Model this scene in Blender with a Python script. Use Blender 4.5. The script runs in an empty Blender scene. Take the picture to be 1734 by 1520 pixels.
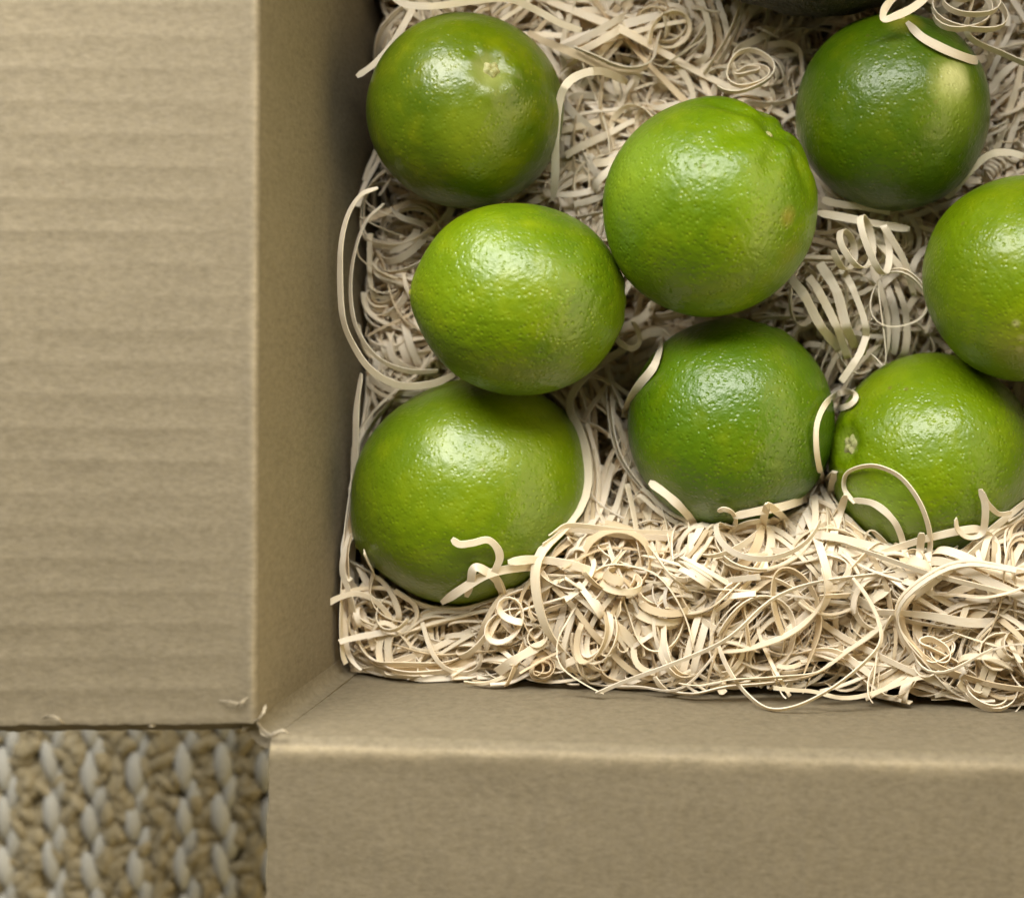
import bpy, math, random
import numpy as np
from mathutils import Vector, Matrix

# ------------------------------------------------------------------ camera, light, exposure
SC = bpy.context.scene
COL = SC.collection
ZC, F, VX, VY = 0.51, 2625.0, 1250.0, 511.0      # camera height (m), focal length (photo px), foot of the vertical
cam_d = bpy.data.cameras.new('camera'); cam = bpy.data.objects.new('camera', cam_d); COL.objects.link(cam)
cam.location = (0, 0, ZC); cam.rotation_euler = (0, 0, 0)
cam_d.sensor_fit = 'HORIZONTAL'; cam_d.sensor_width = 36.0; cam_d.lens = F / 1734 * 36.0
cam_d.shift_x = (867 - VX) / 1734; cam_d.shift_y = (VY - 760) / 1734
cam_d.clip_start = 0.01; cam_d.clip_end = 20
cam_d.dof.use_dof = True; cam_d.dof.focus_distance = 0.398; cam_d.dof.aperture_fstop = 6.8
SC.camera = cam

world = bpy.data.worlds.new('World'); SC.world = world; world.use_nodes = True
bg = world.node_tree.nodes['Background']
bg.inputs[0].default_value = (1.0, 0.88, 0.60, 1); bg.inputs[1].default_value = 0.07

def area_light(name, target, zen_deg, az_deg, dist, sx, sy, power, col):
    """a soft area light: zen from the vertical, az from +Y towards +X"""
    d = bpy.data.lights.new(name, 'AREA'); d.shape = 'RECTANGLE'; d.size = sx; d.size_y = sy
    d.energy = power; d.color = col
    o = bpy.data.objects.new(name, d); COL.objects.link(o)
    z, a = math.radians(zen_deg), math.radians(az_deg)
    v = Vector((math.sin(z)*math.sin(a), math.sin(z)*math.cos(a), math.cos(z)))
    o.location = Vector(target) + v*dist
    o.rotation_euler = v.to_track_quat('Z', 'Y').to_euler()
    return o
area_light('window_light', (-0.01, -0.01, 0.1), 56, -5, 0.50, 0.58, 0.40, 13.4, (1.0, 0.97, 0.925))
area_light('right_fill', (-0.11, 0.0, 0.14), 70, 92, 1.3, 2.4, 0.9, 19.0, (1.0, 0.80, 0.42))  # added warm fill from the right, there to brighten the left box wall

vs = SC.view_settings
vs.view_transform = 'Standard'; vs.look = 'None'; vs.gamma = 1.0; vs.exposure = 0.08; vs.use_curve_mapping = False
SC.render.engine = 'CYCLES'
SC.cycles.use_denoising = True
try: SC.cycles.denoiser = 'OPENIMAGEDENOISE'
except Exception: pass
SC.cycles.max_bounces = 9; SC.cycles.diffuse_bounces = 8; SC.cycles.glossy_bounces = 2; SC.cycles.transmission_bounces = 4
SC.cycles.use_adaptive_sampling = True; SC.cycles.adaptive_threshold = 0.02
SC.cycles.sample_clamp_indirect = 4.0

RNG = np.random.default_rng(11)
R = random.Random(5)

# ------------------------------------------------------------------ helpers
def P(px, py, z):
    t = (ZC - z) / F
    return np.array([(px - VX)*t, -(py - VY)*t, z])
def to_px(p):
    t = F/(ZC - p[..., 2])
    return p[..., 0]*t + VX, -p[..., 1]*t + VY

_lat = np.random.default_rng(3).random((64, 64, 64)).astype(np.float32)
def vnoise(x, y, z=0.0):
    x = np.asarray(x, float); y = np.asarray(y, float); z = np.zeros_like(x) + z
    xi, yi, zi = np.floor(x).astype(int), np.floor(y).astype(int), np.floor(z).astype(int)
    fx, fy, fz = x-xi, y-yi, z-zi
    fx, fy, fz = [f*f*(3-2*f) for f in (fx, fy, fz)]
    r = 0
    for a in (0, 1):
        for b in (0, 1):
            for c in (0, 1):
                w = (fx if a else 1-fx)*(fy if b else 1-fy)*(fz if c else 1-fz)
                r = r + w*_lat[(xi+a) % 64, (yi+b) % 64, (zi+c) % 64]
    return r*2-1

def tag(o, label=None, cat=None, group=None, kind=None):
    if label: o['label'] = label
    if cat: o['category'] = cat
    if group: o['group'] = group
    if kind: o['kind'] = kind
    return o
def empty(name, loc=(0, 0, 0)):
    o = bpy.data.objects.new(name, None); COL.objects.link(o); o.location = loc; o.empty_display_size = 0.02
    return o
def mesh_obj(name, V, Fc, mat, parent=None, smooth=True, uv=None, col=None):
    me = bpy.data.meshes.new(name)
    V = np.asarray(V, dtype=np.float32).reshape(-1, 3)
    Fc = np.asarray(Fc, dtype=np.int32)
    me.vertices.add(len(V)); me.vertices.foreach_set('co', V.ravel())
    k = Fc.shape[1]
    me.loops.add(Fc.size); me.loops.foreach_set('vertex_index', Fc.ravel())
    me.polygons.add(len(Fc)); me.polygons.foreach_set('loop_start', np.arange(0, Fc.size, k, dtype=np.int32))
    me.update(calc_edges=True)
    me.polygons.foreach_set('use_smooth', np.full(len(Fc), smooth))
    if uv is not None:
        l = me.uv_layers.new(name='UVMap'); l.data.foreach_set('uv', np.asarray(uv, np.float32)[Fc.ravel()].ravel())
    if col is not None:
        a = me.color_attributes.new('tone', 'FLOAT_COLOR', 'POINT')
        c4 = np.ones((len(V), 4), np.float32); c4[:, :3] = col
        a.data.foreach_set('color', c4.ravel())
    me.validate(); me.update()
    me.materials.append(mat)
    o = bpy.data.objects.new(name, me); COL.objects.link(o)
    if parent is not None: o.parent = parent
    return o

class N:
    """tiny node-tree writer"""
    def __init__(s, name):
        s.m = bpy.data.materials.new(name); s.m.use_nodes = True
        s.t = s.m.node_tree; s.n = s.t.nodes; s.n.clear()
        s.out = s.n.new('ShaderNodeOutputMaterial')
    def new(s, typ, **kw):
        nd = s.n.new(typ)
        for k, v in kw.items():
            if k.startswith('i_'): nd.inputs[k[2:].replace('_', ' ')].default_value = v
            else: setattr(nd, k, v)
        return nd
    def L(s, a, b): s.t.links.new(a, b)
    def noise(s, vec, scale, detail=3.0, rough=0.55):
        nd = s.new('ShaderNodeTexNoise'); nd.inputs['Scale'].default_value = scale
        nd.inputs['Detail'].default_value = detail; nd.inputs['Roughness'].default_value = rough
        s.L(vec, nd.inputs['Vector']); return nd.outputs[0]
    def mapv(s, vec, scale=(1, 1, 1), rot=(0, 0, 0), loc=(0, 0, 0)):
        nd = s.new('ShaderNodeMapping'); nd.inputs['Scale'].default_value = scale; nd.inputs['Rotation'].default_value = rot
        nd.inputs['Location'].default_value = loc
        s.L(vec, nd.inputs['Vector']); return nd.outputs[0]
    def ramp(s, f, stops):
        nd = s.new('ShaderNodeValToRGB'); cr = nd.color_ramp
        while len(cr.elements) < len(stops): cr.elements.new(0.5)
        for e, (p, c) in zip(cr.elements, stops):
            e.position = p; e.color = (c, c, c, 1) if isinstance(c, (int, float)) else (*c, 1)
        s.L(f, nd.inputs[0]); return nd.outputs[0]
    def mix(s, f, a, b, blend='MIX'):
        nd = s.new('ShaderNodeMix', data_type='RGBA', blend_type=blend)
        for sock, v in ((nd.inputs[0], f), (nd.inputs[6], a), (nd.inputs[7], b)):
            if isinstance(v, (int, float)): sock.default_value = v
            elif isinstance(v, tuple): sock.default_value = (*v, 1)
            else: s.L(v, sock)
        return nd.outputs[2]
    def math(s, op, a, b=0.0, clamp=False):
        nd = s.new('ShaderNodeMath', operation=op, use_clamp=clamp)
        for sock, v in ((nd.inputs[0], a), (nd.inputs[1], b)):
            if isinstance(v, (int, float)): sock.default_value = v
            else: s.L(v, sock)
        return nd.outputs[0]
    def bump(s, h, strength, dist, normal=None):
        nd = s.new('ShaderNodeBump'); nd.inputs['Strength'].default_value = strength; nd.inputs['Distance'].default_value = dist
        s.L(h, nd.inputs['Height'])
        if normal is not None: s.L(normal, nd.inputs['Normal'])
        return nd.outputs[0]

# ------------------------------------------------------------------ materials
def mat_kraft(name, tint=(1, 1, 1)):
    g = N(name); tc = g.new('ShaderNodeTexCoord').outputs['Object']
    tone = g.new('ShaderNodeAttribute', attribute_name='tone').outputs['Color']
    n1 = g.noise(tc, 70, 3, 0.6)                                        # blotches
    n2 = g.noise(tc, 520, 3, 0.7)                                       # fibre clouds
    n3 = g.noise(g.mapv(tc, (420, 900, 420), (0.0, 0.0, 0.25)), 1.0, 3, 0.7)
    base = (0.175*tint[0], 0.146*tint[1], 0.094*tint[2])
    K = lambda k: tuple(k*x for x in base)
    c = g.mix(g.ramp(n1, [(0.3, 0.0), (0.7, 1.0)]), K(.86), K(1.13))
    c = g.mix(0.55, c, g.ramp(n2, [(0.30, (base[0]*.72, base[1]*.70, base[2]*.60)), (0.5, base), (0.70, (base[0]*1.26, base[1]*1.27, base[2]*1.38))]))
    f = n3
    c = g.mix(0.5, c, g.ramp(n3, [(0.3, K(.70)), (0.5, base), (0.7, K(1.28))]))
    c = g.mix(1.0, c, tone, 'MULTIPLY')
    # sparse dark and pale fibre flecks
    v = g.new('ShaderNodeTexVoronoi'); v.inputs['Scale'].default_value = 130; g.L(tc, v.inputs['Vector'])
    fl = g.ramp(v.outputs['Distance'], [(0.02, 1.0), (0.075, 0.0)])
    vr = g.ramp(g.noise(tc, 37, 1), [(0.55, 0.0), (0.62, 0.5)])
    c = g.mix(g.math('MULTIPLY', fl, vr), c, (0.14, 0.10, 0.06))
    b = g.new('ShaderNodeBsdfPrincipled'); g.L(c, b.inputs['Base Color'])
    b.inputs['Roughness'].default_value = 0.78; b.inputs['Specular IOR Level'].default_value = 0.25
    h = g.math('ADD', n2, f)
    g.L(g.bump(h, 0.30, 0.00022), b.inputs['Normal'])
    g.L(b.outputs[0], g.out.inputs[0]); return g.m
KRAFT = mat_kraft('kraft_cardboard')

def mat_paper_fluff():
    g = N('torn_paper_fibre'); tc = g.new('ShaderNodeTexCoord').outputs['Object']
    c = g.mix(g.noise(tc, 900), (0.26, 0.22, 0.15), (0.40, 0.345, 0.25))
    b = g.new('ShaderNodeBsdfPrincipled'); g.L(c, b.inputs['Base Color']); b.inputs['Roughness'].default_value = 0.9
    g.L(b.outputs[0], g.out.inputs[0]); return g.m
FLUFF = mat_paper_fluff()

def mat_wood():
    g = N('pale_wood_shaving')
    uv = g.new('ShaderNodeUVMap', uv_map='UVMap').outputs[0]
    at = g.new('ShaderNodeAttribute', attribute_name='tone').outputs['Color']
    tc = g.new('ShaderNodeTexCoord').outputs['Object']
    grain = g.noise(g.mapv(uv, (5.0, 26.0, 1)), 1.0, 3, 0.6)            # streaks along the strand
    blot = g.noise(tc, 130, 2)
    c = g.mix(g.ramp(grain, [(0.36, 0.0), (0.64, 1.0)]), (0.88, 0.775, 0.575), (0.96, 0.895, 0.75))
    c = g.mix(g.ramp(blot, [(0.45, 0.0), (0.8, 0.45)]), c, (0.93, 0.87, 0.75))
    c = g.mix(1.0, c, at, 'MULTIPLY')
    b = g.new('ShaderNodeBsdfPrincipled'); g.L(c, b.inputs['Base Color'])
    b.inputs['Roughness'].default_value = 0.58; b.inputs['Specular IOR Level'].default_value = 0.35
    nrm = g.bump(grain, 0.5, 0.00012); g.L(nrm, b.inputs['Normal'])
    tr = g.new('ShaderNodeBsdfTranslucent'); g.L(g.mix(1.0, c, (1.0, 0.90, 0.72), 'MULTIPLY'), tr.inputs[0])
    mx = g.new('ShaderNodeMixShader'); mx.inputs[0].default_value = 0.20
    g.L(b.outputs[0], mx.inputs[1]); g.L(tr.outputs[0], mx.inputs[2]); g.L(mx.outputs[0], g.out.inputs[0]); return g.m
WOOD = mat_wood()

def mat_lime(i, deep, mid, pale, size, spots=(), pore=1.0):
    """spots: (local position, radius, colour, amount)"""
    g = N('lime_peel_%d' % i); tc = g.new('ShaderNodeTexCoord').outputs['Object']
    off = g.mapv(tc, (1, 1, 1), (0, 0, 0), (i*0.37, i*0.11, i*0.23))
    n1 = g.noise(off, 26, 3, 0.55); n2 = g.noise(off, 95, 3, 0.6); n3 = g.noise(off, 330, 2, 0.5)
    c = g.mix(g.ramp(n1, [(0.33, 0.0), (0.66, 1.0)]), deep, mid)
    c = g.mix(g.ramp(n2, [(0.48, 0.0), (0.78, 0.5)]), c, pale)
    c = g.mix(g.ramp(n3, [(0.35, 0.28), (0.6, 0.0)]), c, deep)
    # oil glands: tiny paler dots in darker rings
    warp = g.new('ShaderNodeVectorMath', operation='ADD'); g.L(off, warp.inputs[0])
    wn = g.new('ShaderNodeTexNoise'); wn.inputs['Scale'].default_value = 200; g.L(off, wn.inputs['Vector'])
    ws = g.new('ShaderNodeVectorMath', operation='SCALE'); ws.inputs['Scale'].default_value = 0.0009; g.L(wn.outputs[1], ws.inputs[0])
    g.L(ws.outputs[0], warp.inputs[1])
    v = g.new('ShaderNodeTexVoronoi'); v.inputs['Scale'].default_value = 680
    v.inputs['Randomness'].default_value = 0.9
    g.L(warp.outputs[0], v.inputs['Vector'])
    vd = v.outputs['Distance']
    dots = g.ramp(vd, [(0.08, 1.0), (0.30, 0.0)])
    dmask = g.ramp(g.noise(off, 140, 2), [(0.42, 0.0), (0.62, 0.34)])
    c = g.mix(g.math('MULTIPLY', dots, dmask), c, tuple(min(1, x*1.25+0.015) for x in pale))
    sv = g.new('ShaderNodeTexVoronoi'); sv.inputs['Scale'].default_value = 95; g.L(off, sv.inputs['Vector'])      # sparse brown rub marks
    sm = g.math('MULTIPLY', g.ramp(sv.outputs['Distance'], [(0.03, 1.0), (0.085, 0.0)]), g.ramp(n1, [(0.5, 0.0), (0.6, 0.55)]))
    c = g.mix(sm, c, (0.17, 0.14, 0.035))
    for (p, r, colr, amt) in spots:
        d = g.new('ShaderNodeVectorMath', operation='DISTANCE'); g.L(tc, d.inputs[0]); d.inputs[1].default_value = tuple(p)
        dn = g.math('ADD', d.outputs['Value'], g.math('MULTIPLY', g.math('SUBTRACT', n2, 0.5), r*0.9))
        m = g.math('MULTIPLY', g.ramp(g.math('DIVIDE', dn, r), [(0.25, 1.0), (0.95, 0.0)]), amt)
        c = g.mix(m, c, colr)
    b = g.new('ShaderNodeBsdfPrincipled'); g.L(c, b.inputs['Base Color'])
    g.L(g.ramp(g.noise(off, 60, 2), [(0.3, 0.30), (0.7, 0.39)]), b.inputs['Roughness'])
    b.inputs['Specular IOR Level'].default_value = 0.58
    hs = g.math('MULTIPLY', g.noise(off, 150, 2, 0.6), 1.5)
    hm = g.math('MULTIPLY', g.noise(off, 430, 2, 0.6), 1.25*pore)
    hp = g.math('MULTIPLY', g.ramp(vd, [(0.0, 0.0), (0.40, 1.0)]), 0.62*pore)
    nm = g.bump(g.math('ADD', g.math('ADD', hs, hm), hp), 0.60, 0.00042)
    g.L(nm, b.inputs['Normal'])
    g.L(b.outputs[0], g.out.inputs[0]); return g.m

def mat_simple(name, a, b_, scale, rough=0.7, bump=0.0, bd=0.0005):
    g = N(name); tc = g.new('ShaderNodeTexCoord').outputs['Object']
    n = g.noise(tc, scale, 4, 0.65)
    b = g.new('ShaderNodeBsdfPrincipled'); g.L(g.mix(g.ramp(n, [(0.3, 0.0), (0.7, 1.0)]), a, b_), b.inputs['Base Color'])
    b.inputs['Roughness'].default_value = rough
    if bump: g.L(g.bump(n, bump, bd), b.inputs['Normal'])
    g.L(b.outputs[0], g.out.inputs[0]); return g.m
CALYX = mat_simple('dry_stem_button', (0.20, 0.22, 0.06), (0.46, 0.44, 0.20), 500, 0.6, 0.6, 0.0008)
TIPM = mat_simple('blossom_tip', (0.20, 0.22, 0.02), (0.42, 0.40, 0.09), 500, 0.5, 0.4, 0.0005)
AVO = mat_simple('dark_pebbled_skin', (0.006, 0.006, 0.003), (0.045, 0.034, 0.013), 420, 0.5, 1.0, 0.002)
FLOORM = mat_simple('floor_boards', (0.16, 0.12, 0.08), (0.22, 0.17, 0.11), 30, 0.6)

def mat_yarn(name, a, b_, fib):
    g = N(name); tc = g.new('ShaderNodeTexCoord').outputs['Object']
    oi = g.new('ShaderNodeObjectInfo').outputs['Random']
    n = g.noise(g.mapv(tc, fib), 1.0, 3, 0.6); n2 = g.noise(tc, 900, 3)
    c = g.mix(g.ramp(n, [(0.3, 0.0), (0.7, 1.0)]), a, b_)
    c = g.mix(g.math('MULTIPLY', oi, 0.25), c, tuple(0.72*x for x in a))
    b = g.new('ShaderNodeBsdfPrincipled'); g.L(c, b.inputs['Base Color']); b.inputs['Roughness'].default_value = 0.85
    b.inputs['Specular IOR Level'].default_value = 0.15
    b.inputs['Sheen Weight'].default_value = 0.15
    g.L(g.bump(g.math('ADD', n, n2), 0.7, 0.0005), b.inputs['Normal'])
    g.L(b.outputs[0], g.out.inputs[0]); return g.m
YWHITE = mat_yarn('white_yarn', (0.48, 0.465, 0.40), (0.57, 0.555, 0.49), (1500, 250, 1500))
YTAN = mat_yarn('tan_wool_yarn', (0.29, 0.235, 0.125), (0.46, 0.39, 0.255), (520, 520, 520))

# ------------------------------------------------------------------ floor and rug (under the box)
fl = mesh_obj('floor', [(-1.2, -1.2, -.012), (1.2, -1.2, -.012), (1.2, 1.2, -.012), (-1.2, 1.2, -.012)], [(0, 1, 2, 3)], FLOORM, smooth=False)
fl['kind'] = 'structure'

rug = tag(empty('rug', (-0.02, 0.0, -0.01)), 'chunky woven rug of white and tan yarn under the cardboard box', 'rug')
def lump(nu, nv, taper=1.0, seed=0, rough=0.0):
    V = []; Fc = []
    for i in range(nv+1):
        t = -1 + 2*i/nv
        r = max(0.0, 1-abs(t)**2.0)**(0.72*taper)
        for j in range(nu):
            a = 2*math.pi*j/nu
            q = 1 + rough*float(vnoise(2.2*math.cos(a)+seed*3.1, 2.2*math.sin(a)+5, 2.5*t+seed))
            V.append((r*math.cos(a)*q, t, r*math.sin(a)*q))
    for i in range(nv):
        for j in range(nu):
            Fc.append((i*nu+j, i*nu+(j+1) % nu, (i+1)*nu+(j+1) % nu, (i+1)*nu+j))
    return np.array(V), np.array(Fc)
rb = []
def grid_faces(n, m, off=0, flip=False):
    i, j = np.meshgrid(np.arange(n-1), np.arange(m-1), indexing='ij')
    a = (i*m+j).ravel(); q = np.stack([a, a+m, a+m+1, a+1], 1) + off
    return q[:, ::-1] if flip else q
gx, gy = np.meshgrid(np.linspace(-.55, .5, 60), np.linspace(-.5, .5, 60), indexing='ij')
mesh_obj('backing', np.stack([gx, gy, -.0046+.0006*vnoise(gx*200, gy*200)], -1).reshape(-1, 3) - np.array([-0.02, 0, -0.01]), grid_faces(60, 60), YTAN, rug)
# white cords: two plies twisted, seen as slanted lozenges; pitch 14.6 mm, one twist 16.2 mm
WV, WF = lump(12, 10); WVs = WV*np.array([.0030, .0072, .0026])
PITCH, PER = 0.01455, 0.0163
RUG0 = np.array([-0.02, 0, -0.01])
cells = []
for ci in range(-30, 31):
    for ri in range(-56, 57):
        x = -0.2415 + ci*PITCH + (0.0016 if ci % 3 == 1 else 0); y = -0.1545 + ri*PER*0.5
        if abs(y) > .47 or x < -.53 or x > .48: continue
        if -.095 < x < .115 and -.085 < y < .13: continue              # nothing shows beneath the box
        x += 0.0011*float(vnoise(ci*3.3, y*60)) + (0.0015 if ri % 2 else -0.0015)
        y += 0.0006*R.uniform(-1, 1) + 0.004*float(vnoise(ci*7.7+.3, 0.5))
        cells.append((math.hypot(x+.20, y+.165), x, y, ri))
cells.sort()
wme = None; rest_V, rest_F = [], []
def rotz(V, a):
    c, s = math.cos(a), math.sin(a); return V @ np.array([[c, s, 0], [-s, c, 0], [0, 0, 1]])
for k, (d, x, y, ri) in enumerate(cells):
    ang = (-0.10 if ri % 2 else 0.13) + R.uniform(-.09, .09)
    sc = np.array([R.uniform(.84, 1.06), R.uniform(.92, 1.12), R.uniform(.9, 1.1)])*(0.95 if ri % 2 else 1.07)
    z = (-0.0028 if ri % 2 else -0.0021)
    if k < 260:
        if wme is None:
            o = mesh_obj('white_stitch', WVs, WF, YWHITE, rug); wme = o.data
        else:
            o = bpy.data.objects.new('white_stitch', wme); COL.objects.link(o); o.parent = rug
        o.location = np.array([x, y, z]) - RUG0; o.rotation_euler = (R.uniform(-.12, .12), 0, ang); o.scale = sc
    else:
        rest_F.append(WF + len(rest_V)*len(WVs)); rest_V.append(rotz(WVs*sc, ang) + np.array([x, y, z]) - RUG0)
tag(mesh_obj('white_stitch_rows', np.concatenate(rest_V), np.concatenate(rest_F), YWHITE, rug), kind='stuff')
# tan wool between the cords: knobbly lumps
TV, TF = zip(*[lump(9, 7, 0.8, s, 0.30) for s in range(6)])
tv, tf, nv = [], [], 0
for ci in range(-30, 31):
    for ri in range(-190, 191):
        x0 = -0.2415 + (ci+0.5)*PITCH; y0 = -0.1545 + ri*0.0025
        if abs(y0) > .47 or x0 < -.53 or x0 > .48 or (-.095 < x0 < .115 and -.085 < y0 < .13): continue
        far = math.hypot(x0+.2, y0+.165) > .16
        for q in range(2 if far else 4):
            s = R.randrange(6)
            V = TV[s]*np.array([R.uniform(.0016, .0032), R.uniform(.0032, .0064), R.uniform(.0014, .0028)])
            V = rotz(V, R.gauss(0.35 if ri % 2 else -.5, .6))
            tv.append(V + np.array([x0+R.gauss(0, .0026), y0+R.uniform(-.002, .002), R.uniform(-.0048, -.0018)]) - RUG0)
            tf.append(TF[s]+nv); nv += len(V)
tag(mesh_obj('tan_yarn', np.concatenate(tv), np.concatenate(tf), YTAN, rug), kind='stuff')

# ------------------------------------------------------------------ cardboard box
H, TH = 0.150, 0.0038
BL = np.array([-.1118, -.1010]); BR = np.array([.130, -.1072]); TR_ = np.array([.130, .152]); TL = np.array([-.1108, .152])
box = tag(empty('cardboard_box', (0, 0, 0)), 'open brown corrugated cardboard box with its flaps folded outwards', 'box')

def solid_sheet(name, G, nrm, mat, parent, tone=None, under=None):
    """grid G (n,m,3) is the visible face; nrm (n,m,3) points to the hidden side; closes the rims"""
    n, m = G.shape[:2]
    B = G + nrm*TH
    if under is not None: B = B + under
    V = np.concatenate([G.reshape(-1, 3), B.reshape(-1, 3)]); o = n*m
    Fc = [grid_faces(n, m), grid_faces(n, m, o, True)]
    def rim(idx): 
        a = np.array(idx); Fc.append(np.stack([a[:-1], a[1:], a[1:]+o, a[:-1]+o], 1))
    ii = np.arange(n)*m; jj = np.arange(m)
    rim(ii[::-1]); rim(ii+m-1); rim(jj); rim((jj+(n-1)*m)[::-1])
    tn = np.ones((n, m)) if tone is None else tone
    tn = np.concatenate([tn.ravel(), np.ones(n*m)])[:, None]*np.ones((1, 3))
    ob = mesh_obj(name, V, np.concatenate(Fc), mat, parent, col=tn)
    me = ob.data
    k = 2*(n-1)*(m-1); sm = np.ones(len(me.polygons), bool); sm[k:] = False
    me.polygons.foreach_set('use_smooth', sm)
    try:
        me.set_sharp_from_angle(angle=math.radians(40))
    except Exception: pass
    return ob

def side(A, B, rad, flap_len, inset, flutes, droop, seed, ca=0.004, cb=0.004, crest=0.0, crease=.12, skew=0.0, lean=0.0):
    """wall from A to B (interior on the left of A->B), then a flap folded outwards"""
    d = B-A; Ls = np.linalg.norm(d); d = d/Ls; o2 = np.array([d[1], -d[0]])    # outward
    d3 = np.array([d[0], d[1], 0]); o3 = np.array([o2[0], o2[1], 0]); A3 = np.array([A[0], A[1], 0])
    # wall
    ns, nz = 110, 70
    s = np.linspace(ca, Ls-cb, ns); z = np.linspace(0.001, H-rad, nz)
    S, Z = np.meshgrid(s, z, indexing='ij')
    bow = 0.0006*vnoise(S*22+seed*7, Z*18) + 0.00016*vnoise(S*120+seed*3, Z*40)
    bow = bow*np.clip((H-rad-Z)/0.02, 0, 1)
    G = A3 + S[..., None]*d3 + (bow-lean*(H-rad-Z))[..., None]*o3; G[..., 2] += Z
    solid_sheet('wall', G, np.broadcast_to(o3, G.shape), KRAFT, box)
    # flap: quarter round, then the panel
    ns = 420
    s = np.linspace(inset[0], Ls-inset[1], ns)
    na = 12
    th = np.linspace(0, math.pi/2, na)
    u_out = np.concatenate([rad*(1-np.cos(th)), rad+np.linspace(0, 1, 90)[1:]*flap_len])
    u_z = np.concatenate([H-rad+rad*np.sin(th), np.full(89, H)])
    n_o = np.concatenate([np.cos(th), np.zeros(89)]); n_z = np.concatenate([-np.sin(th), -np.ones(89)])
    # hidden side of the sheet: outward at the wall, down on the panel
    S, U = np.meshgrid(s, u_out, indexing='ij'); Zu = np.broadcast_to(u_z, S.shape).copy()
    w = np.clip((U-rad)/0.010, 0, 1)
    pitch = 0.00755
    ph = S/pitch + 0.06*vnoise(S*25+seed, U*14)
    saw = np.abs(2*(ph-np.floor(ph))-1)**2.2*2-.7                       # scallops between the flute tips
    amp = flutes*(0.75+0.5*vnoise(S*60+9, U*30+seed))
    Zu += w*(amp*saw + 0.00045*vnoise(S*18+seed*5, U*25) + 0.00010*vnoise(S*160, U*160+seed))
    Zu += -droop*np.clip(U-rad, 0, 1)
    # the crease itself: a wavy scored ridge
    cw = np.exp(-((U-rad*0.9)/(0.6*rad+0.0006))**2)
    Zu += cw*(crest + 0.00022*vnoise(S*70+seed*2, U*0+1) + 0.00012*vnoise(S*260, U*0+4))
    edge = 0.0004*vnoise(S*90, U*0+seed)*np.clip((U-flap_len*.8)/(flap_len*.2), 0, 1)
    # ragged cut along both ends
    e0 = np.exp(-(S-inset[0])/0.0012); e1 = np.exp(-(Ls-inset[1]-S)/0.0012)
    Sr = S + (e0-e1)*0.00022*vnoise(U*420+seed, S*0+seed) + skew*U*np.clip((S-Ls*.6)/(Ls*.4), 0, 1)
    G = A3 + Sr[..., None]*d3 + (U+edge)[..., None]*o3; G[..., 2] += Zu
    nr = n_o[None, :, None]*o3 + n_z[None, :, None]*np.array([0, 0, 1.0]); nr = np.broadcast_to(nr, G.shape)
    # the score is worn pale where the liner is stretched
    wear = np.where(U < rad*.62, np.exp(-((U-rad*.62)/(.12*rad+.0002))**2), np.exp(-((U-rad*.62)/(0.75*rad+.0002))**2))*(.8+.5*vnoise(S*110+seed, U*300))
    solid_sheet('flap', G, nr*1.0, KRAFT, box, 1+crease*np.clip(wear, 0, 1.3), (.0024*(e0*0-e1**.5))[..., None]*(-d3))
RF = 0.004; LEAN = 0.065
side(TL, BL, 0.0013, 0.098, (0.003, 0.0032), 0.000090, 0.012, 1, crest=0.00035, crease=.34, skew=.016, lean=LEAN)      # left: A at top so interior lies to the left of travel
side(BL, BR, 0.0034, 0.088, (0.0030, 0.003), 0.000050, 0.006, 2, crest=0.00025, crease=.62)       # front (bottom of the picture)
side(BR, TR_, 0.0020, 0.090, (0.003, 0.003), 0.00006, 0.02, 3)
side(TR_, TL, 0.0030, 0.050, (0.003, 0.003), 0.00005, -2.8, 4)     # out-of-view flap, stood up steeply to shade the far limes and shavings
# rounded inside corner folds
def corner(C, a0, a1, seed, lean=0.0):
    """concave quarter round of radius RF, centre inside the box"""
    n, m = 10, 40
    a = np.linspace(a0, a1, n); z = np.linspace(0.001, H-0.0012, m)
    Am, Zm = np.meshgrid(a, z, indexing='ij')
    r = RF + 0.0002*vnoise(Am*2+seed, Zm*60)
    top = np.clip((Zm-(H-.012))/.012, 0, 1)
    G = np.stack([C[0]+lean*(H-.0013-Zm)+r*np.cos(Am), C[1]+r*np.sin(Am), Zm - 0.0012*top*(1+vnoise(Am*2, Zm*0+seed))], -1)
    nr = np.stack([np.cos(Am), np.sin(Am), 0*Am], -1)
    solid_sheet('corner_fold', G, nr*0.9, KRAFT, box)
corner(BL+np.array([RF, RF]), math.pi, 1.5*math.pi, 1, LEAN)
corner(BR+np.array([-RF, RF]), 1.5*math.pi, 2*math.pi, 2)
corner(TR_+np.array([-RF, -RF]), 0, .5*math.pi, 3)
corner(TL+np.array([RF, -RF]), .5*math.pi, math.pi, 4, LEAN)
gx, gy = np.meshgrid(np.linspace(TL[0], TR_[0], 20), np.linspace(BR[1], TL[1], 20), indexing='ij')
solid_sheet('base_panel', np.stack([gx, gy, 0*gx+.0045], -1), np.broadcast_to(np.array([0, 0, -1.0]), gx.shape+(3,))*0.9, KRAFT, box)

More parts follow.
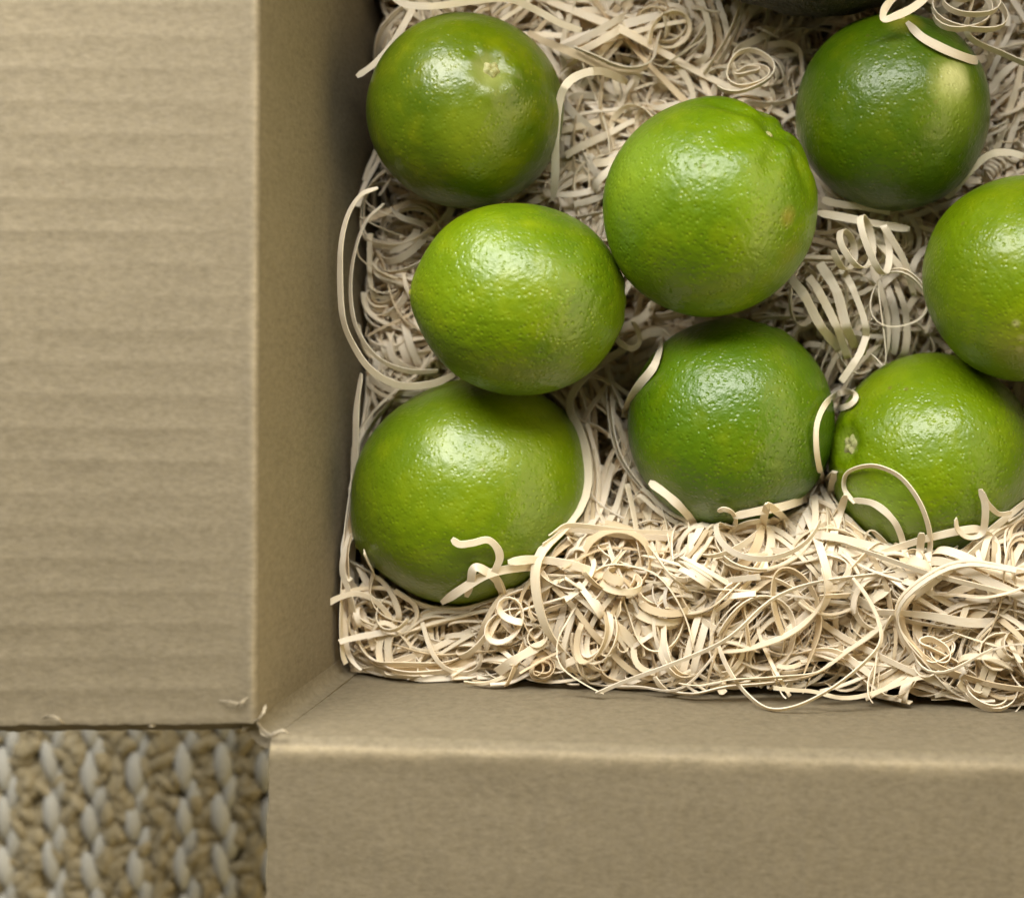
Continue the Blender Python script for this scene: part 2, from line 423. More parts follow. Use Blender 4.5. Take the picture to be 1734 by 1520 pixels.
# ------------------------------------------------------------------ limes
# px centre, z of centre, equatorial and axial radius in photo px, axis (towards the stem or tip that shows), which end shows
LIMES = [
 dict(c=(790, 189), z=.0925, a=163, l=165, ax=(.25, .42, .87), end='stem', tone=0, label='dull green lime beside the box wall with its stem scar facing up', roll=0.3, pore=.55),
 dict(c=(1512, 191), z=.0900, a=165, l=166, ax=(.07, .88, .45), end='tip', tone=1, label='dark green lime with a pale yellow patch under curled shavings', roll=1.1, pore=.8),
 dict(c=(1204, 352), z=.1080, a=180, l=190, ax=(.56, .70, .43), end='scar', tone=2, label='large glossy lime in the middle with a creased, scarred upper right end', roll=.2, pore=1.0),
 dict(c=(881, 505), z=.1075, a=163, l=177, ax=(-1, .05, .08), end='tip', tone=3, label='lime with its pointed tip towards the left box wall, lying on another lime', roll=2.0, pore=1.0),
 dict(c=(803, 831), z=.0840, a=190, l=203, ax=(-.90, -.42, .05), end='tip', tone=4, label='biggest bright green lime in the front corner of the box', roll=.9, pore=.7),
 dict(c=(1237, 714), z=.0890, a=174, l=176, ax=(-.26, -.95, .0), end='tip', tone=5, label='green lime tucked below the large middle lime, small tip facing the shavings', roll=1.7, pore=1.1),
 dict(c=(1577, 774), z=.0880, a=174, l=172, ax=(-.79, .12, .60), end='stem', tone=6, label='light green lime with a pale stem button on its left side', roll=.1, pore=1.0),
 dict(c=(1737, 470), z=.1040, a=174, l=175, ax=(.75, -.1, .5), end='stem', tone=7, label='lime cut off by the right edge of the picture', roll=2.6, pore=.9),
]
PAL = [((.060, .125, .006), (.140, .235, .010), (.235, .300, .020)),
       ((.040, .115, .006), (.085, .180, .008), (.170, .255, .018)),
       ((.075, .180, .008), (.150, .290, .012), (.260, .390, .040)),
       ((.080, .175, .008), (.160, .285, .012), (.240, .350, .022)),
       ((.085, .180, .008), (.165, .285, .010), (.220, .330, .018)),
       ((.055, .150, .008), (.110, .225, .010), (.180, .285, .018)),
       ((.095, .200, .008), (.165, .300, .012), (.250, .380, .035)),
       ((.090, .190, .008), (.165, .300, .012), (.260, .370, .030))]
PAL = [tuple((min(1, r*.96), g_*.81, b_*.04) for r, g_, b_ in p) for p in PAL]
LQ = []          # (centre, inverse linear map) for collisions
for i, L in enumerate(LIMES):
    c = P(*L['c'], L['z']); k = (ZC-L['z'])/F
    a, l = L['a']*k, L['l']*k
    view = Vector((0, 0, ZC))-Vector(c); RV = Vector((0, 0, 1)).rotation_difference(view.normalized()).to_matrix(); RVn = np.array(RV)
    zax = RV @ Vector(L['ax']).normalized()
    xax = zax.orthogonal().normalized(); yax = zax.cross(xax)
    M = Matrix((xax, yax, zax)).transposed()
    M = (Matrix.Rotation(L['roll'], 3, zax) @ M)
    Mn = np.array(M)
    n, m = 144, 96
    u = np.linspace(0, 2*math.pi, n, endpoint=False); v = np.linspace(0.0, math.pi, m+1)
    U, Vv = np.meshgrid(u, v, indexing='ij')
    D = np.stack([np.sin(Vv)*np.cos(U), np.sin(Vv)*np.sin(U), np.cos(Vv)], -1)
    lump_ = 0.020*vnoise(D[..., 0]*1.3+i*5, D[..., 1]*1.3+i, D[..., 2]*1.3+20) + 0.006*vnoise(D[..., 0]*3+i*5, D[..., 1]*3, D[..., 2]*3+9)
    rr = 1 + lump_
    # slightly squarer shoulders than an ellipsoid
    G = D*np.array([a, a, l])*rr[..., None]
    up, dn = Vv, math.pi-Vv
    if L['end'] == 'tip':            # the end that shows is the blossom tip
        up, dn = dn, up
    # blossom tip: small nipple at dn=0 ; stem end: shallow dimple at up=0
    tipd = np.where(L['end'] == 'tip', 1, -1)
    sgn_tip = 1.0 if L['end'] == 'tip' else -1.0
    G[..., 2] += sgn_tip*(0.0015*np.exp(-(dn/.26)**2) - 0.0004*np.exp(-(dn/.05)**2))
    ridg = 1+0.35*np.cos(7*U+i)*np.clip(up/.2, 0, 1)
    G[..., 2] -= sgn_tip*(-0.0016*np.exp(-(up/.13)**2) + 0.0004*np.exp(-((up-.27)/.10)**2)*ridg)
    if L['end'] == 'scar':
        # pinched creases running down from the scarred end
        for (uu, wd, dp) in ((1.0, .20, .0022), (1.75, .15, .0018), (2.6, .22, .0016), (3.6, .18, .0016), (0.2, .18, .0012), (4.6, .22, .0016), (5.5, .2, .001)):
            du = np.angle(np.exp(1j*(U-uu)))
            G -= D*(dp*np.exp(-(du*np.sin(Vv)/ (wd*.55))**2)*np.exp(-((Vv-.42)/.27)**2))[..., None]
    thing = tag(empty('lime', c), L['label'], 'lime', 'limes packed in the box')
    # poles: merge the first and last columns by keeping tiny rings (closed visually)
    Vt = G.reshape(-1, 3); M_ = m+1
    ii, jj = np.meshgrid(np.arange(n), np.arange(m), indexing='ij')
    q = np.stack([(ii*M_+jj).ravel(), (ii*M_+jj+1).ravel(), (((ii+1) % n)*M_+jj+1).ravel(), (((ii+1) % n)*M_+jj).ravel()], 1)
    inv = Mn.T
    spots = []
    def loc(px, py, r=0.985):        # local coordinates of the surface point seen at a pixel offset from the centre
        dx, dy = (px-L['c'][0])/L['a'], -(py-L['c'][1])/L['a']
        dz = math.sqrt(max(0.02, 1-dx*dx-dy*dy))
        w = inv @ (RVn @ np.array([dx, dy, dz])); w /= np.linalg.norm(w)
        return w*np.array([a, a, l])
    if i == 0: spots = [(loc(828, 130), .007, (.30, .33, .10), .65), (loc(800, 235), .014, (.21, .27, .012), .4)]
    if i == 1: spots = [(loc(1608, 146), .0095, (.30, .34, .07), 1.0), (loc(1611, 142), .0062, (.62, .62, .27), 1.0), (loc(1620, 190), .012, (.18, .26, .015), .6), (loc(1525, 50), .006, (.28, .28, .03), .8)]
    if i == 2: spots = [(loc(1325, 372), .0035, (.26, .22, .03), .7), (loc(1334, 430), .006, (.22, .25, .02), .5), (loc(1308, 228), .003, (.25, .21, .06), .8), (loc(1075, 290), .016, (.25, .37, .03), .5)]
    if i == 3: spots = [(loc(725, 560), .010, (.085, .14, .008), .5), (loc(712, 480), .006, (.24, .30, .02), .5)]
    if i == 6: spots = [(loc(1490, 870), .014, (.26, .38, .06), .6), (loc(1437, 752), .0055, (.28, .36, .05), .5)]
    if i == 7: spots = [(loc(1722, 543), .0016, (.55, .53, .25), .8), (loc(1731, 566), .0016, (.55, .53, .25), .8), (loc(1728, 585), .0016, (.55, .53, .25), .8), (loc(1733, 575), .012, (.30, .33, .02), .6)]
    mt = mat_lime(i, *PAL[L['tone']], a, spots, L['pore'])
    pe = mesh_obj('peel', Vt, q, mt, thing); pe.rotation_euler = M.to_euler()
    # end piece that shows: dry button or blossom nub
    if L['end'] == 'stem':
        nn, mm = 26, 7; bv, bf = [], []
        for r_ in range(mm):
            t = r_/(mm-1)
            for j in range(nn):
                an = 2*math.pi*j/nn
                lobe = 1+(.05*math.cos(5*an+i)+.06*math.cos(3*an+1) if i == 0 else .12*math.cos(5*an+i)+.12*math.cos(2*an+1))
                rad = (.0036 if i == 6 else .0027)*t*(lobe if t > .3 else 1)
                bv.append((rad*math.cos(an), rad*math.sin(an), .0016*(1-t**2.2)+.0003*math.cos(5*an)*t-.0011*math.exp(-(t/.22)**2)-.0004*t))
        bf = [(r_*nn+j, (r_+1)*nn+j, (r_+1)*nn+(j+1) % nn, r_*nn+(j+1) % nn) for r_ in range(mm-1) for j in range(nn)]
        bb = mesh_obj('stem_button', bv, bf, CALYX, thing)
        bb.location = M @ Vector((0, 0, l*(1+0.0)-.0016+.0006)); bb.rotation_euler = M.to_euler()
        base = Vt[0]; bb.location = M @ Vector((0, 0, float(base[2])+.0001))
    else:
        Vn, Fn = lump(12, 8, 0.7, i, .25)
        Vn = Vn[:, [0, 2, 1]]*np.array([.0013, .0013, .0012])
        bb = mesh_obj('tip' if L['end'] == 'tip' else 'stem_scar', Vn, Fn[:, ::-1], TIPM if L['end'] == 'tip' else CALYX, thing)
        bb.location = M @ Vector((0, 0, float(Vt[0][2])-.0005)); bb.rotation_euler = M.to_euler()
    LQ.append((c, Mn, np.array([a, a, l])*1.012))

# dark pebbly fruit whose edge shows at the top of the picture
n, m = 72, 48
U, Vv = np.meshgrid(np.linspace(0, 2*math.pi, n, endpoint=False), np.linspace(0, math.pi, m+1), indexing='ij')
D = np.stack([np.sin(Vv)*np.cos(U), np.sin(Vv)*np.sin(U), np.cos(Vv)], -1)
AS = np.array([.031, .031, .043])
rr = 1+.02*vnoise(D[..., 0]*9, D[..., 1]*9, D[..., 2]*9+11)+.015*vnoise(D[..., 0]*20, D[..., 1]*20, D[..., 2]*20+3)
rr = rr*(1-0.22*np.clip(D[..., 2], 0, 1)**2)
ac = P(1395, 22, .096) + np.array([0, .0305, 0])
av = tag(empty('fruit', ac), 'almost black rough skinned fruit at the top edge of the picture', 'fruit')
ii, jj = np.meshgrid(np.arange(n), np.arange(m), indexing='ij'); M_ = m+1
q = np.stack([(ii*M_+jj).ravel(), (ii*M_+jj+1).ravel(), (((ii+1) % n)*M_+jj+1).ravel(), (((ii+1) % n)*M_+jj).ravel()], 1)
sk = mesh_obj('skin', (D*rr[..., None]*AS).reshape(-1, 3), q, AVO, av)
RA = Matrix.Rotation(math.radians(92), 3, 'Y') @ Matrix.Rotation(0.4, 3, 'Z'); sk.rotation_euler = RA.to_euler()
LQ.append((ac, np.array(RA), AS*1.01))

# ------------------------------------------------------------------ wood wool
def bed(x, y):
    """height of the top of the shavings"""
    px, py = x*F/.43+VX, -y*F/.43+VY
    b = .0690 + .0055*vnoise(x*35+3, y*35) + .0045*vnoise(x*85+7, y*85+2) + .008*np.clip((py-620)/150, 0, 1)
    b = b - .026*np.clip((640-px)/35, 0, 1)*np.clip((300-py)/80, 0, 1) - .012*np.exp(-(((px-1095)/70)**2+((py-590)/70)**2))
    front = np.clip((py-790)/165, 0, 1); front = front*front*(3-2*front)
    right = np.clip((px-620)/900, 0, 1.2)
    b = b + front*(.0145 + .0165*right)
    # a mound between the limes on the right of the middle, and a swell on the left by the wall
    b = b + .012*np.exp(-(((px-1470)/95)**2+((py-470)/120)**2)) + .009*np.exp(-(((px-650)/70)**2+((py-500)/150)**2))
    b = b + .016*np.exp(-(((px-1620)/130)**2+((py+10)/70)**2)) + .010*np.exp(-(((px-1110)/150)**2+((py-60)/90)**2))
    b = b + .006*np.clip((py-1060)/60, 0, 1)*vnoise(x*55+1, y*0+2)
    b = b + .002*np.exp(-(((px-1010)/60)**2+((py-880)/110)**2))
    return b
def lime_push(Pt, margin):
    for c, Mn, ax in LQ:
        q = ((Pt-c) @ Mn)/(ax+margin)
        r = np.linalg.norm(q, axis=-1)
        ins = r < 1
        if ins.any():
            q2 = q[ins]; rr_ = r[ins][:, None]+1e-6
            Pt[ins] = c + ((q2/rr_)*(ax+margin)) @ Mn.T
    return Pt
def wall_clamp(Pt, pad=.0016):
    x0 = -.1113+pad+LEAN*(H-Pt[..., 2])
    Pt[..., 0] = np.minimum(np.maximum(Pt[..., 0], x0), .129-pad)
    yb = -.1010 + (Pt[..., 0]+.1118)*(-.0062/.2418)
    Pt[..., 1] = np.clip(Pt[..., 1], yb+pad, .150-pad)
    # rounded corner of the box
    return Pt
def smooth(Pt, w=.5):
    Q = Pt.copy(); Q[:, 1:-1] = (1-w)*Pt[:, 1:-1] + w*.5*(Pt[:, :-2]+Pt[:, 2:]); return Q

def ribbon(Pt, A, w, t, roll=None):
    """one strand: points (N,3), width direction A (3,) or (N,3); returns V, F, UV"""
    n = len(Pt)
    T = np.gradient(Pt, axis=0); T /= np.linalg.norm(T, axis=1)[:, None]+1e-12
    A = np.broadcast_to(A, Pt.shape)
    W = A - (A*T).sum(1)[:, None]*T
    ln = np.linalg.norm(W, axis=1)
    # where the path runs along the width direction keep the last good one
    good = ln > .15
    W = W/(ln[:, None]+1e-9)
    last = None
    for k in range(n):
        if good[k]:
            if last is not None and (W[k]*last).sum() < -0.2: W[k] = -W[k]
        elif last is not None:
            x = last - (last*T[k]).sum()*T[k]; W[k] = x/(np.linalg.norm(x)+1e-9)
        last = W[k]
    for _ in range(3):
        W[1:-1] = .5*W[1:-1]+.25*(W[:-2]+W[2:])
    W -= (W*T).sum(1)[:, None]*T; W /= np.linalg.norm(W, axis=1)[:, None]+1e-9
    Nn = np.cross(T, W)
    if roll is not None:
        cr, sr = np.cos(roll)[:, None], np.sin(roll)[:, None]
        W, Nn = cr*W+sr*Nn, cr*Nn-sr*W
    ww = np.broadcast_to(w, (n,))[:, None]*.5; tt = t*.5
    a, b, c, d = Pt-W*ww-Nn*tt, Pt+W*ww-Nn*tt, Pt+W*ww+Nn*tt, Pt-W*ww+Nn*tt
    V = np.concatenate([a, b, b, c, c, d, d, a])
    s = np.concatenate([[0], np.cumsum(np.linalg.norm(np.diff(Pt, axis=0), axis=1))])/0.02
    uvs = np.concatenate([np.stack([s, np.full(n, x)], 1) for x in (0, .9, .9, 1.0, 1.0, 1.9, 1.9, 2.0)])
    k = np.arange(n-1); Fc = []
    for side_ in range(4):
        o0, o1 = 2*side_*n, (2*side_+1)*n
        Fc.append(np.stack([o0+k, o1+k, o1+k+1, o0+k+1], 1))
    Fc.append(np.array([[0, 7*n-n, 3*n, n], [n-1, 2*n-1, 4*n-1, 6*n-1]]))
    return V, np.concatenate(Fc), uvs
def strand_mesh(V, Fc, uvs, tone, name, parent):
    return mesh_obj(name, V, Fc, WOOD, parent, True, uvs, tone)
def tone_for(r):
    k = r.uniform(.84, 1.05); y = r.uniform(-.06, .02)
    if r.random() < .13: return (k*.82, k*.74, k*.60)                      # a browner shaving
    return (k, k*(1+y*.4), k*(1+y*1.8))

def make_paths(S, depth_mean, rng, cap_over=.0015, spots=None, pcoil=.20, fl=.34):
    """S strands of NP points following curled ribbons laid in the bed"""
    NP = 64
    x = rng.uniform(-.108, .120, S*3); y = rng.uniform(-.103, .140, S*3)
    p0 = np.stack([x, y, np.full_like(x, .085)], 1)
    ok = np.ones(len(x), bool)
    for c, Mn, ax in LQ:
        ok &= np.hypot(x-c[0], y-c[1]) > ax.mean()*.72
    if spots is not None:                                                   # loose clumps
        ch = rng.integers(0, len(spots), len(x)); sp = np.array(spots, float)[ch]
        px = sp[:, 0]+sp[:, 2]*rng.normal(0, .6, len(x)); py = sp[:, 1]+sp[:, 3]*rng.normal(0, .6, len(x))
        x = (px-VX)*.425/F; y = -(py-VY)*.425/F
        ok = (x > -.108) & (x < .125) & (y > -.100) & (y < .14)
    pyb = -y*F/.43+VY; ok &= (rng.random(len(y)) < (1 if spots is not None else np.clip(.42+(pyb-700)/260, .42, 1)))
    x, y = x[ok][:S], y[ok][:S]; S = len(x)
    kind = rng.random(S)
    tilt = np.where(kind < .50, rng.uniform(55, 90, S), np.where(kind < .78, rng.uniform(20, 60, S), rng.uniform(0, 25, S)))
    tilt = np.radians(tilt); az = rng.uniform(0, 2*math.pi, S)
    A = np.stack([np.sin(tilt)*np.cos(az), np.sin(tilt)*np.sin(az), np.cos(tilt)], 1)
    ref = np.where((np.abs(A[:, 2]) > .9)[:, None], np.array([1.0, 0, 0]), np.array([0, 0, 1.0]))
    E1 = np.cross(A, ref); E1 /= np.linalg.norm(E1, axis=1)[:, None]; E2 = np.cross(A, E1)
    Ln = rng.uniform(.055, .190, S)
    coil = rng.random(S) < pcoil
    Ln = np.where(coil, rng.uniform(.07, .19, S), Ln)
    ds = Ln/NP
    sweep = (rng.random(S) < .55) & ~coil
    kap = np.where(coil, rng.choice([-1, 1], S)/rng.uniform(.0042, .0125, S), rng.normal(0, 1, S)*np.where(sweep, 30, 65))
    s = np.arange(NP)[None, :]*ds[:, None]
    K = kap[:, None]*(1+np.where(coil, .5, 0)[:, None]*np.linspace(-.6, .9, NP)[None, :])
    for f in (1, 2, 3.3):
        K = K + (rng.normal(0, 1, S)*np.where(sweep, 26, 48))[:, None]*np.sin(2*math.pi*(s/.055*f+rng.random(S)[:, None]))
    phi = np.cumsum(K*ds[:, None], 1) + rng.uniform(0, 2*math.pi, S)[:, None]
    for _ in range(2):                                                       # kinks
        has = rng.random(S) < .22; at = rng.integers(10, NP-10, S); ang = rng.uniform(.5, 1.9, S)*rng.choice([-1, 1], S)
        phi += (has*ang)[:, None]*(1/(1+np.exp(-(np.arange(NP)[None, :]-at[:, None])/.8)))
    # a flat ribbon lying in the bed starts along the level direction
    lvl = kind < .50
    phi = np.where((lvl & ~coil)[:, None], (phi-phi.mean(1)[:, None])+ (rng.random(S) < .5)[:, None]*math.pi, phi)
    dv = np.cos(phi)[..., None]*E1[:, None]+np.sin(phi)[..., None]*E2[:, None]
    Q = np.cumsum(dv*ds[:, None, None], 1)
    drift = np.where(coil, rng.uniform(.02, .12, S), rng.normal(0, .22, S))
    Q = Q + (drift[:, None]*s)[..., None]*A[:, None]
    Q -= Q.mean(1)[:, None]
    Q[..., 2] *= np.where(coil, .8, .5)[:, None]
    Q[..., 0] += x[:, None]; Q[..., 1] += y[:, None]
    for ax_, lo, hi in ((0, -.1060, .127), (1, -.1012, .147)):
        Q[..., ax_] += np.maximum(lo-Q[..., ax_].min(1), 0)[:, None]*rng.uniform(.75, 1.0, (S, 1))
        Q[..., ax_] -= np.maximum(Q[..., ax_].max(1)-hi, 0)[:, None]*rng.uniform(.75, 1.0, (S, 1))
    dep = np.minimum(rng.exponential(depth_mean, S), .045)
    Q[..., 2] += (bed(x, y)-dep)[:, None]
    fluff = np.where(rng.random(S) < fl, rng.uniform(.001, .0095, S), rng.uniform(0, .0015, S))[:, None]
    inside = np.zeros(Q.shape[:2], bool)
    for c, Mn, ax in LQ:
        inside |= np.linalg.norm(((Q-c) @ Mn)/ax, axis=-1) < .97
    keep = inside.mean(1) < .16
    Q, A, dep, coil, fluff = Q[keep], A[keep], dep[keep], coil[keep], fluff[keep]; S = len(Q)
    for it in range(5):
        Q = wall_clamp(Q)
        cap = bed(Q[..., 0], Q[..., 1]) + cap_over + fluff
        Q[..., 2] = np.where(Q[..., 2] > cap, cap+(Q[..., 2]-cap)*.22, Q[..., 2]); Q[..., 2] = np.maximum(Q[..., 2], .008)
        Q = lime_push(Q, .0009)
        if it < 4: Q = smooth(Q, .6)
    Q = smooth(smooth(Q, .4), .4)
    return Q, A, dep, coil

NB = 1500
Q, AX, DEP, COIL = make_paths(NB, .0100, RNG)
CL = [(1110, 60, 110, 60), (1265, 120, 60, 50), (655, 490, 45, 110), (650, 620, 40, 60), (1460, 430, 70, 70), (1480, 560, 60, 50), (1650, 30, 70, 50), (1715, 190, 30, 70), (1020, 870, 50, 110), (1020, 300, 25, 90), (1090, 590, 30, 50), (700, 40, 60, 20)]
q2 = make_paths(300, .0040, RNG, .0025, CL, .50, .6)
FR = [(760, 1060, 120, 40), (1000, 1020, 110, 60), (1250, 1020, 140, 70), (1500, 1060, 140, 60), (1680, 1040, 70, 80), (1230, 920, 120, 30), (1480, 960, 90, 40)]
q3 = make_paths(300, .0030, RNG, .0030, FR, .28, .7)
WL = [(650+150*q_, 1122+10*q_, 80, 14) for q_ in range(8)]
q4 = make_paths(260, .0080, RNG, .0010, WL, .15, .15)
Q, AX, DEP, COIL = [np.concatenate(t) for t in zip((Q, AX, DEP, COIL), q2, q3, q4)]
print('strand paths', len(Q))
# lime-side margin for a ribbon of that width is taken up by the push; bundle twins run beside their neighbour
items = []
for k in range(len(Q)):
    r = R
    w = r.choice((.0006, .0010, .0013, .0014, .0016, .0017, .0019, .0021, .0025)) * r.uniform(.9, 1.1)
    nb = r.choice((1, 1, 1, 1, 2, 2, 3)) if not COIL[k] else r.choice((1, 1, 2))
    off_dir = AX[k]
    for b_ in range(nb):
        pts = Q[k]
        if b_:
            lat = np.cross(AX[k], (pts[-1]-pts[0])); lat = lat/(np.linalg.norm(lat)+1e-9)
            pts = pts + (off_dir*(b_*w*1.15*r.uniform(.9, 1.3)) + lat*(r.uniform(-.0012, .0012)+np.linspace(-1, 1, 64)[:, None]*r.uniform(-.0022, .0022)))
            i0 = r.randrange(0, 10); pts = pts[i0:64-r.randrange(0, 14)]
            pts = smooth(wall_clamp(lime_push(pts.copy(), .0009))[None], .5)[0]
        items.append((pts, AX[k], w, DEP[k]))
def in_view(p):
    px, py = to_px(p.mean(0)); return 560 < px < 1760 and -30 < py < 1230
order = sorted(range(len(items)), key=lambda k: (not in_view(items[k][0]), items[k][3]-(.002 if items[k][0].shape[0] > 50 else 0)))
nest = tag(empty('wood_wool', (0, 0, .02)), 'nest of pale curly wood wool shavings packed around the limes', 'wood wool')
NE = np.array([0, 0, .02])
NPART = 250
bv, bf, bu, bc, nv = [], [], [], [], 0
for rank, k in enumerate(order):
    pts, A, w, dep = items[k]
    n = len(pts)
    if dep > .016 and n > 40: pts = pts[::2]; n = len(pts)
    roll = R.uniform(-.5, .5) + R.gauss(0, .5)*np.linspace(-1, 1, n) + .25*np.sin(np.linspace(0, R.uniform(2, 9), n)+R.uniform(0, 6))
    wn = w*(1+.18*vnoise(np.linspace(0, 6, n)+R.uniform(0, 50), np.zeros(n)))
    if R.random() < .35: wn *= np.interp(np.linspace(0, 1, n), [0, R.uniform(.1, .5), 1], [R.uniform(.15, .5), 1, 1])   # split, tapering end
    V, Fc, uvs = ribbon(pts, A, wn, R.uniform(.00022, .00038), roll)
    V = V-NE; uvs = uvs+np.array([R.uniform(0, 40), R.uniform(0, 40)])
    tone = tone_for(R)
    if rank < NPART:
        strand_mesh(V, Fc, uvs, tone, 'strand', nest)
    else:
        bv.append(V); bf.append(Fc+nv); bu.append(uvs); bc.append(np.tile(tone, (len(V), 1))); nv += len(V)
tag(mesh_obj('tangled_strands', np.concatenate(bv), np.concatenate(bf), WOOD, nest, True, np.concatenate(bu), np.concatenate(bc)), kind='stuff')

# ------------------------------------------------------------------ single strands one can pick out, traced from the photograph and laid on what carries them
def surf(px, py, base=None):
    """height of the first solid met by the sight line: lime or bed"""
    z = .080
    for _ in range(6):
        p = P(px, py, z); z = float(bed(np.array(p[0]), np.array(p[1])))
    best = z
    for c, Mn, ax in LQ:
        o = np.array([0, 0, ZC]); d = P(px, py, .08)-o; d /= np.linalg.norm(d)
        oo = ((o-c) @ Mn)/ax; dd = (d @ Mn)/ax
        A_, B_, C_ = dd@dd, oo@dd, oo@oo-1
        disc = B_*B_-A_*C_
        if disc > 0:
            t = (-B_-math.sqrt(disc))/A_; zz = (o+d*t)[2]
            best = max(best, zz)
    return best
def catmull(pts, per=9):
    pts = np.array(pts, float); n = len(pts)
    ext = np.vstack([2*pts[0]-pts[1], pts, 2*pts[-1]-pts[-2]]); out = []
    for i in range(n-1):
        p0, p1, p2, p3 = ext[i:i+4]
        for t in np.linspace(0, 1, per, endpoint=False):
            out.append(.5*((2*p1)+(-p0+p2)*t+(2*p0-5*p1+4*p2-p3)*t*t+(-p0+3*p1-3*p2+p3)*t**3))
    out.append(pts[-1]); return np.array(out)
def traced(label, pts, w=.0017, lift=.0012, roll=(0, 0), edge=False, tone=None, lifts=None, zabs=None, taper=True, group='loose strands of wood wool lying on top'):
    """pts in photo px; lift above the carrying surface (m); edge: the strand stands on its edge"""
    c2 = catmull(pts); n = len(c2)
    if zabs is not None:
        z = np.interp(np.linspace(0, 1, n), np.linspace(0, 1, len(zabs)), zabs)
    else:
        z = np.array([surf(a, b) for a, b in c2])
        for _ in range(8): z[1:-1] = np.maximum(z[1:-1], .5*(z[:-2]+z[2:])*.5+.5*z[1:-1])
        for _ in range(6): z[1:-1] = .5*z[1:-1]+.25*(z[:-2]+z[2:])
        lf = np.interp(np.linspace(0, 1, n), np.linspace(0, 1, len(lifts)), lifts) if lifts else lift
        z = z+lf
    p3 = np.array([P(a, b, zz) for (a, b), zz in zip(c2, z)])
    T = np.gradient(p3, axis=0); T /= np.linalg.norm(T, axis=1)[:, None]+1e-9
    up = np.array([0, 0, 1.0])
    A = np.broadcast_to(up, p3.shape) if edge else np.cross(np.broadcast_to(up, p3.shape), T)
    rl = np.interp(np.linspace(0, 1, n), np.linspace(0, 1, len(roll)), roll) + .08*vnoise(np.linspace(0, 5, n)+len(label)*1.7, np.zeros(n))
    ww = w*(1+.12*vnoise(np.linspace(0, 7, n)+len(label), np.ones(n)))
    if taper: ww *= np.interp(np.linspace(0, 1, n), [0, .06, .94, 1], [.55, 1, 1, .7])
    base = p3[0].copy()
    V, Fc, uvs = ribbon(p3, A, ww, .0003, rl)
    k = R.uniform(.96, 1.06)
    o = mesh_obj('wood_strand', V-base, Fc, WOOD, None, True, uvs+R.uniform(0, 30), tone or (k, k, k*.985))
    o.location = base
    return tag(o, label, 'wood strand', group)

traced('long straight strand running from the shavings across the light green lime', [(1195, 1092), (1250, 1062), (1295, 1022), (1340, 998), (1430, 960), (1550, 917), (1640, 896), (1668, 900)], .0020, .0022, (.3, -.2, .3, 0))
traced('straight strand leaving the picture at the right edge below the light green lime', [(1565, 990), (1610, 952), (1660, 912), (1734, 852), (1770, 822)], .0019, .0018, (.2, .5, .1))
traced('thin loop arching over the lower left of the light green lime', [(1447, 852), (1430, 828), (1433, 803), (1455, 791), (1487, 790), (1525, 808), (1556, 848), (1573, 895), (1574, 935), (1562, 968)], .0015, .0022, (.6, .9, 1.0, .9))
traced('strand bending down over the lime below the thin loop', [(1440, 846), (1478, 852), (1508, 875), (1525, 905), (1538, 960), (1548, 1000)], .0017, .0016, (.2, .4, .2))
traced('strand with a small curled eye between the two front limes', [(1396, 822), (1387, 790), (1382, 752), (1384, 715), (1398, 684), (1420, 666), (1442, 664), (1449, 674), (1438, 686), (1420, 690), (1411, 682), (1416, 668)], .0016, .0026, (.2, .5, .2, .6, .9))
traced('long arc of strand standing beside the left box wall', [(640, 318), (612, 330), (590, 362), (578, 410), (576, 470), (580, 535), (596, 580), (628, 626), (676, 652), (730, 650), (770, 634)], .0021, .003, (1.0, .8, .7, .5, .3), zabs=(.100, .102, .104, .102, .098, .094, .092))
traced('second thinner arc inside the long arc by the left wall', [(650, 345), (618, 378), (598, 440), (594, 505), (606, 560), (640, 606), (690, 628), (742, 628)], .0014, .003, (.9, .7, .5), zabs=(.088, .094, .096, .092, .088))
traced('drooping strand end running down the left wall beside the big front lime', [(612, 632), (604, 690), (602, 760), (600, 830), (600, 880)], .0024, .002, (.9, .6, .8), zabs=(.094, .092, .088, .084))
traced('broad strand bent over the right side of the dull green lime', [(936, 340), (940, 300), (941, 240), (946, 180), (956, 148), (975, 130), (1003, 121), (1030, 124), (1062, 140)], .0020, .002, (.0, .1, .3, .2), zabs=(.086, .096, .102, .100, .078))
traced('twisted strand leaning on the left side of the green lime below the middle lime', [(1122, 560), (1117, 592), (1106, 622), (1082, 652), (1066, 678), (1054, 706)], .0021, .002, (1.2, .3, -.6, -1.1))
traced('thin wide loop hanging over the front wall of the box', [(1215, 1088), (1232, 1130), (1262, 1172), (1300, 1199), (1345, 1196), (1400, 1170), (1452, 1132), (1490, 1090), (1487, 1050), (1468, 1010), (1444, 978)], .0014, .004, (.5, .9, 1.0, .8, .9), zabs=(.108, .110, .116, .118, .116, .112, .110))
traced('short curl with a raised end on the front of the big lime', [(765, 912), (778, 921), (800, 919), (826, 914), (842, 928), (846, 946), (838, 968), (842, 985), (850, 1005)], .0019, .0024, (.1, .3, -.3, .4))
traced('kinked strand folded over the lower edge of the big front lime', [(790, 1010), (797, 985), (801, 964), (812, 961), (838, 978), (850, 1000), (856, 1030)], .0020, .0020, (.2, -.3, .3))
traced('strand crossing the kinked one and running right into the shavings', [(748, 1020), (790, 992), (825, 972), (870, 962), (905, 962), (925, 985), (920, 1020)], .0021, .0024, (.0, .2, .4))
traced('strand laid along the lower right edge of the big front lime', [(860, 951), (905, 947), (950, 952), (1000, 966), (1050, 990)], .0021, .0030, (.0, .3, .1))
